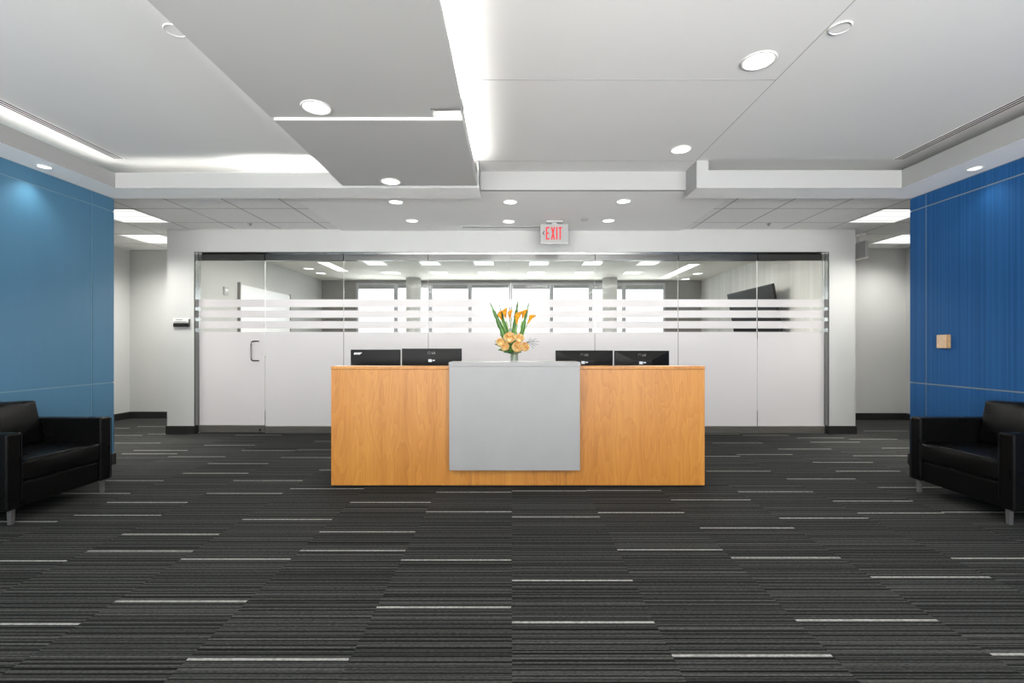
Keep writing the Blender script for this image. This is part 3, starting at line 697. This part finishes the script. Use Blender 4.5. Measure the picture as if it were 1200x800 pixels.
def make_chair(label):
    t = thing('armchair', label, 'armchair')
    L = M['leather']
    for s in (-1, 1):
        y0, y1 = sorted((s*.30, s*.40))
        bm = bmesh.new(); add_box(bm, -.345, .345, y0, y1, .10, .605)
        a = obj('armrest', bm, L, t, bevel=.016, seg=4)
        bm = bmesh.new()
        for yy in (y0+.006, y1-.006): add_tube(bm, [(.347, yy, .11), (.347, yy, .595)], .003, 8)
        obj('piping', bm, L, a)
    bm = bmesh.new(); add_box(bm, -.245, .335, -.298, .298, .102, .262); s_ = obj('seat_base', bm, L, t, bevel=.012, seg=3)
    bm = bmesh.new(); add_tube(bm, [(.337, -.29, .263), (.340, 0, .264), (.337, .29, .263)], .0045, 8); obj('piping', bm, L, s_, smooth=True)
    bm = bmesh.new(); puffy(bm, -.23, .345, -.296, .296, .268, .412, .014, seed=1); c = obj('seat_cushion', bm, L, t, bevel=0, smooth=True)
    md = c.modifiers.new('bev', 'BEVEL'); md.width = .022; md.segments = 3; md.limit_method = 'ANGLE'; md.angle_limit = math.radians(50)
    bm = bmesh.new()
    add_tube(bm, [(.34, -.288, .404), (.352, -.1, .409), (.352, .1, .409), (.34, .288, .404)], .004, 8); obj('piping', bm, L, c, smooth=True)
    bm = bmesh.new(); add_box(bm, -.345, -.25, -.298, .298, .10, .60); obj('backrest', bm, L, t, bevel=.016, seg=4)
    bm = bmesh.new(); puffy(bm, -.245, -.125, -.285, .285, .425, .745, .016, seed=4, shear=-.03); c = obj('back_cushion', bm, L, t, smooth=True)
    md = c.modifiers.new('bev', 'BEVEL'); md.width = .022; md.segments = 3; md.limit_method = 'ANGLE'; md.angle_limit = math.radians(50)
    for sx in (-.30, .315):
        for sy in (-.345, .345):
            bm = bmesh.new(); w0, w1 = .012, .015
            b0 = [bm.verts.new((sx+a*w0, sy+b_*w0, 0.001)) for a, b_ in ((-1, -1), (1, -1), (1, 1), (-1, 1))]
            b1 = [bm.verts.new((sx+a*w1, sy+b_*w1, .0995)) for a, b_ in ((-1, -1), (1, -1), (1, 1), (-1, 1))]
            bm.faces.new(b0[::-1]); bm.faces.new(b1)
            for i in range(4): bm.faces.new((b0[i], b0[(i+1) % 4], b1[(i+1) % 4], b1[i]))
            obj('leg', bm, M['leg_metal'], t, bevel=.002)
    return t
ch = make_chair('black leather armchair with slim arms beside the light blue wall at left'); ch.location = (-3.618, 3.45, 0)
c2 = copy_tree(ch); c2.location = (3.60, 3.455, 0); c2.rotation_euler = (0, 0, PI); c2['label'] = 'black leather armchair with slim arms beside the ribbed blue wall at right'
for o in (ch, c2): o['group'] = 'black leather armchairs'

# ------------------------------------------------------------------ vase and flowers
VD = 4.0
def P(px, py, dy=0.0): return Vector(((px-CX)/F*VD, VD+dy, H-(py-CY)/F*VD))
base = P(602.7, 423.3); base.z = 1.0465
vase = thing('flower_vase', 'small clear glass cylinder vase standing on the white ledge', 'vase', base)
bm = bmesh.new()
add_lathe(bm, [(.001, 0), (.031, 0), (.033, .004), (.034, .082), (.031, .082), (.030, .008), (.001, .007)], n=32); obj('glass_body', bm, M['vase_glass'], vase, smooth=True)
bm = bmesh.new(); add_cyl(bm, (0, 0, .035), .0285, .05, 28); obj('water', bm, M['vase_glass'], vase)
for k in range(1): pass
neck = base + Vector((0, 0, .06))
def leaf(bm, pts, w, fold=.25, n=14, face=Vector((0, -1, 0))):
    pts = [Vector(p) for p in pts]
    def cr(t):   # quadratic through 3 points
        a, b_, c = pts; return a*(1-t)**2 + b_*2*t*(1-t) + c*t*t
    rows = []
    for i in range(n+1):
        t = i/n; p = cr(t); d = (cr(min(1, t+.02))-cr(max(0, t-.02))).normalized()
        s = d.cross(face).normalized(); ww = w*(math.sin(PI*min(1, t*.9+.1))**.8)*(1 if t < .98 else .1) + .0004
        up = s.cross(d).normalized()
        rows.append([bm.verts.new(p - s*ww - up*ww*fold), bm.verts.new(p), bm.verts.new(p + s*ww - up*ww*fold)])
    for i in range(n):
        for k in (0, 1): bm.faces.new((rows[i][k], rows[i][k+1], rows[i+1][k+1], rows[i+1][k]))
blades = [((574, 354), (586, 376), .021, .0, 'tall green blade leaf leaning furthest left in the bouquet'), ((585, 356), (592, 378), .015, .03, 'thin green blade leaf behind the left orange callas'),
          ((607, 352), (601, 376), .021, -.005, 'upright tall green blade leaf at centre of the bouquet'), ((620, 354), (615, 376), .016, .02, 'narrow green blade leaf leaning right in the bouquet')]
for tip, mid, w, dy, lb in blades:
    bm = bmesh.new(); n0 = neck + Vector(((tip[0]-602)/138*.12, 0, 0))
    leaf(bm, [n0, P(mid[0]+(602-mid[0])*.25, mid[1]+14, dy), P(tip[0], tip[1], dy)], w)
    o = obj('blade_leaf', bm, M['leaf'], smooth=True); md = o.modifiers.new('t', 'SOLIDIFY'); md.thickness = .001
    tag(o, lb, 'leaf', 'long blade leaves in the vase')
def calla(px, py, s, lean, lb, dy):
    top = P(px, py, dy); bd = Vector((lean, -.12, 1)).normalized()
    bot = top - bd*.075*s
    t = thing('calla_lily', lb, 'flower', bot, group='orange calla lilies in the vase')
    bm = bmesh.new(); n = 20; rings = []
    q = Vector((0, 0, 1)).rotation_difference(bd)
    for i in range(9):
        u = i/8; r = s*(.0045 + .020*u**1.3); ring = []
        for k in range(n):
            a = 2*PI*k/n
            flare = 1 + (.25*u**3)*math.cos(a+.6)      # one side flares
            p = Vector((math.cos(a)*r*flare, math.sin(a)*r, .072*s*u*(1 + .20*u*math.cos(a+.6))))
            p.x += .003*s*u**3
            ring.append(bm.verts.new(q @ p))
        rings.append(ring)
    for i in range(8):
        for k in range(n): bm.faces.new((rings[i][k], rings[i][(k+1) % n], rings[i+1][(k+1) % n], rings[i+1][k]))
    o = obj('bloom', bm, M['calla'], t, smooth=True); md = o.modifiers.new('t', 'SOLIDIFY'); md.thickness = .001
    bm = bmesh.new(); add_tube(bm, [q @ Vector((0, 0, .01*s)), q @ Vector((0, 0, .055*s))], [.004*s, .002*s], 8); obj('spadix', bm, M['spadix'], t, smooth=True)
    n0 = neck + Vector(((px-602)/138*.15, dy*.2, 0)) - bot; pts = []
    for i in range(9):
        u = i/8; c = -bd*.12; pts.append(n0*u*u + c*2*u*(1-u))
    bm = bmesh.new(); add_tube(bm, pts, [.0045*s]*9, 8); obj('stem', bm, M['stem'], t, smooth=True)
calla(584.5, 366, .95, -.35, 'leftmost orange calla lily', .0)
calla(590.5, 362.5, 1.05, -.22, 'tall orange calla lily second from the left', -.02)
calla(597, 364, .9, -.08, 'small orange calla lily left of the centre blade leaf', .02)
calla(606.5, 366.5, 1.3, .08, 'largest yellow orange calla lily right of the centre blade leaf', -.03)
calla(614.5, 363, 1.0, .2, 'orange calla lily beside the right blade leaf', .0)
calla(623.5, 369, 1.05, .5, 'rightmost orange calla lily, nodding outward', -.01)

def rose(px, py, rpx, lb, dy):
    r = rpx/F*VD*.95; c = P(px, py, dy); rnd = random.Random(int(px*7))
    t = thing('rose', lb, 'flower', c, group='peach roses in the vase')
    d = Vector(((px-602)/138*2.2, -1, .55+(402-py)/30)).normalized(); q = Vector((0, 0, 1)).rotation_difference(d)
    bm = bmesh.new(); 
    layers = [(.28, 3, 1.15), (.45, 4, 1.1), (.64, 5, 1.0), (.84, 5, .85), (1.0, 6, .62)]
    for li, (rr, np_, hgt) in enumerate(layers):
        for k in range(np_):
            a0 = 2*PI*k/np_ + li*.6 + rnd.random()*.3; span = 2*PI/np_*1.12; g = []
            for i in range(6):
                v = i/5; row = []
                for j in range(7):
                    u = j/6-.5; a = a0+u*span; th = -1.1 + v*(1.1+hgt*.75*(1-.35*(2*u)**4))
                    rad = r*rr*math.cos(th)*(1 + .30*v*v*(li > 1)) ; z = r*rr*math.sin(th)*.9 + r*.18*(1-rr)
                    row.append(bm.verts.new(q @ Vector((math.cos(a)*rad, math.sin(a)*rad, z))))
                g.append(row)
            for i in range(5):
                for j in range(6):
                    f = bm.faces.new((g[i][j], g[i][j+1], g[i+1][j+1], g[i+1][j])); f.material_index = 1 if (li < 2 or (k+li) % 3 == 0) else 0
    o = obj('petals', bm, [M['rose'], M['rose_in']], t, smooth=True); md = o.modifiers.new('t', 'SOLIDIFY'); md.thickness = .0008
    bm = bmesh.new(); add_tube(bm, [q @ Vector((0, 0, -r*.85)), (neck-c)*.5 + Vector((0, .012, .01)), neck-c+Vector(((px-602)/138*.08, .008, 0))], .003, 8); obj('stem', bm, M['stem'], t, smooth=True)
rose(597.3, 396, 6.2, 'largest peach rose, upper left of the bouquet', -.035)
rose(608.6, 396.5, 5.0, 'peach rose upper right under the yellow calla', -.03)
rose(586.5, 400.8, 4.4, 'outermost left peach rose', -.015)
rose(591.8, 406, 4.8, 'lower left peach rose with green leaves below', -.035)
rose(606, 406.8, 5.6, 'lower centre peach rose above the vase rim', -.05)
rose(614.8, 406.5, 4.9, 'lower right peach rose', -.025)
fol = [((579, 403), .012, .0), ((583, 410), .013, -.02), ((590, 413), .013, -.04), ((598, 412.5), .012, -.05), ((611, 413), .014, -.03), ((617, 409), .011, .0), ((585, 391), .008, .02), ((599, 402), .012, -.02), ((610, 402), .010, -.01), ((579, 399), .008, .02), ((604, 413), .011, -.055), ((620, 400), .008, .02), ((591, 399), .012, .015), ((603, 392), .012, .02)]
bm = bmesh.new()
t = thing('rose_foliage', 'dark green leaves spreading around the roses above the vase', 'foliage', neck)
bmd = bmesh.new()
for i, (tp, w, dy) in enumerate(fol):
    tip = P(tp[0], tp[1], dy) - neck; mid = tip*.5 + Vector((0, -.006, .03))
    leaf(bm if i % 2 else bmd, [Vector((0, 0, 0)) + tip*.05, mid, tip], w, .15, 10)
for b_, mm in ((bm, 'leaf'), (bmd, 'leaf_dark')):
    o = obj('leaves', b_, M[mm], t, smooth=True); md = o.modifiers.new('t', 'SOLIDIFY'); md.thickness = .0008
bm = bmesh.new(); s0 = neck
for tx, ty in ((628, 397), (631, 400), (630, 403.5), (625, 407.5), (626, 399.5), (622, 396.5), (627, 405)):
    tp = P(tx, ty, -.01)-neck; hub = P(617, 401.5, -.01)-neck
    pts = [hub*.02, hub, hub.lerp(tp, .5)+Vector((0, 0, .004)), tp]; add_tube(bm, pts, [.0016, .0014, .0013, .0018], 6)
    for k in (.55, .8, 1.0):
        q = hub.lerp(tp, k); bmesh.ops.create_icosphere(bm, subdivisions=1, radius=.0034, matrix=Matrix.Translation(q + Vector((0, 0, .004*(1-k)))))
tag(obj('berry_twig', bm, M['twig'], loc=neck), 'grey blue berry twig sticking out right of the roses', 'twig')

# ------------------------------------------------------------------ lights
def area(name, loc, rot, sx, sy, e, col=(1, .98, .95)):
    ld = bpy.data.lights.new(name, 'AREA'); ld.shape = 'RECTANGLE'; ld.size = sx; ld.size_y = sy; ld.energy = e; ld.color = col
    o = bpy.data.objects.new(name, ld); COL.objects.link(o); o.location = loc; o.rotation_euler = rot; return o
# cove strips (lie in the coves, facing up)
area('cove_strip_side', (-3.74, .8, 2.765), (PI, 0, 0), .03, 7.2, 4)
area('cove_strip_back', (-2.1, 4.43, 2.77), (PI, 0, 0), .9, .03, 3)
area('cove_strip_left', (-3.1, 4.43, 2.77), (PI, 0, 0), 1.1, .03, .4)
area('raft_strip_right', (-.365, .7, 2.762), (PI, 0, 0), .03, 7.2, 16)
area('raft_strip_left', (-1.53, .7, 2.762), (PI, 0, 0), .03, 7.2, 12)
area('cove_strip_right', (3.70, -1.0, 2.79), (PI, 0, 0), .03, 3.8, 6)
# light panels added out of view behind the camera to light the lobby
for x in (-2.6, .7, 2.7):
    for y in (-2.2, -.6):
        t = thing('troffer_light', 'added unseen square light panel behind the viewpoint', 'ceiling light', (x, y, Z_UP), group='added unseen panel lights behind the viewpoint')
        bm = bmesh.new(); add_box(bm, -.31, .31, -.31, .31, -.012, -.001); obj('frame', bm, M['trim_ring'], t)
        bm = bmesh.new(); add_box(bm, -.29, .29, -.29, .29, -.0135, -.0121); obj('diffuser', bm, M['troffer'], t)
        area('unseen_panel_fill', (x, y, Z_UP-.03), (0, 0, 0), .6, .6, 20)
for x, y in ((-4.61, 5.67), (-5.22, 6.89), (4.53, 5.67), (5.75, 6.89)):
    for dx in (-.16, .16):
        for dy in (-.16, .16):
            ld = bpy.data.lights.new('troffer_beam', 'SPOT'); ld.energy = 34 if x < -5 else 17 if x > 5 else 32; ld.spot_size = math.radians(155 if x < -5 else 140 if x > 5 else 120); ld.spot_blend = 1; ld.shadow_soft_size = .12; ld.color = (1, .98, .94)
            lo = bpy.data.objects.new('troffer_beam', ld); COL.objects.link(lo); lo.location = (x+dx, y+dy, Z_TILE-.03)
for x, y in ((-4.61, 5.60), (4.53, 5.60)):
    ld = bpy.data.lights.new('troffer_core', 'SPOT'); ld.energy = 170; ld.spot_size = math.radians(66); ld.spot_blend = 1; ld.shadow_soft_size = .2; ld.color = (1, .98, .94)
    lo = bpy.data.objects.new('troffer_core', ld); COL.objects.link(lo); lo.location = (x, y, Z_TILE-.03); lo.rotation_euler = (-.16, .12 if x > 0 else -.12, 0)
for x in (-2.5, 0, 2.5):
    area('glass_room_beam', (x, 7.6, Z_TILE-.03), (0, 0, 0), 1.2, .6, 42, (1, .95, .88))

w = bpy.data.worlds.new('sky_ground_fill'); bpy.context.scene.world = w; w.use_nodes = True
nt = w.node_tree; bg = nt.nodes['Background']
tc = nt.nodes.new('ShaderNodeTexCoord'); sp = nt.nodes.new('ShaderNodeSeparateXYZ'); nt.links.new(tc.outputs['Generated'], sp.inputs[0])
gy = math_node(nt, 'MINIMUM', math_node(nt, 'MAXIMUM', math_node(nt, 'MULTIPLY', sp.outputs[1], -4.0), .10), 1.0)   # ground light turned down beyond the far windows to dim the glass room ceiling
r = ramp(nt, math_node(nt, 'ADD', math_node(nt, 'MULTIPLY', sp.outputs[2], .5), .5), [(.2, (1, .98, .95, 1)), (.33, (.85, .835, .82, 1)), (.41, (.46, .455, .45, 1)), (.5, (.36, .36, .36, 1)), (.52, (.10, .103, .106, 1))])  # ground below the horizon brightened as added fill for the ceilings
mx = nt.nodes.new('ShaderNodeMix'); mx.data_type = 'RGBA'; nt.links.new(gy, mx.inputs[0]); mx.inputs[6].default_value = (.10, .103, .106, 1)
nt.links.new(r.outputs[0], mx.inputs[7]); nt.links.new(mx.outputs[2], bg.inputs[0]); bg.inputs[1].default_value = 17.0

# ------------------------------------------------------------------ camera
cd = bpy.data.cameras.new('camera'); cam = bpy.data.objects.new('camera', cd); COL.objects.link(cam)
cd.sensor_width = 36; cd.lens = F/1200*36; cd.shift_y = (CY-400)/1200; cd.clip_start = .05
cam.location = (0, 0, H); cam.rotation_euler = (PI/2, 0, 0)
sc = bpy.context.scene; sc.camera = cam
sc.view_settings.view_transform = 'Standard'; sc.view_settings.look = 'None'; sc.view_settings.gamma = 1
sc.view_settings.use_curve_mapping = False; sc.view_settings.exposure = 1.05
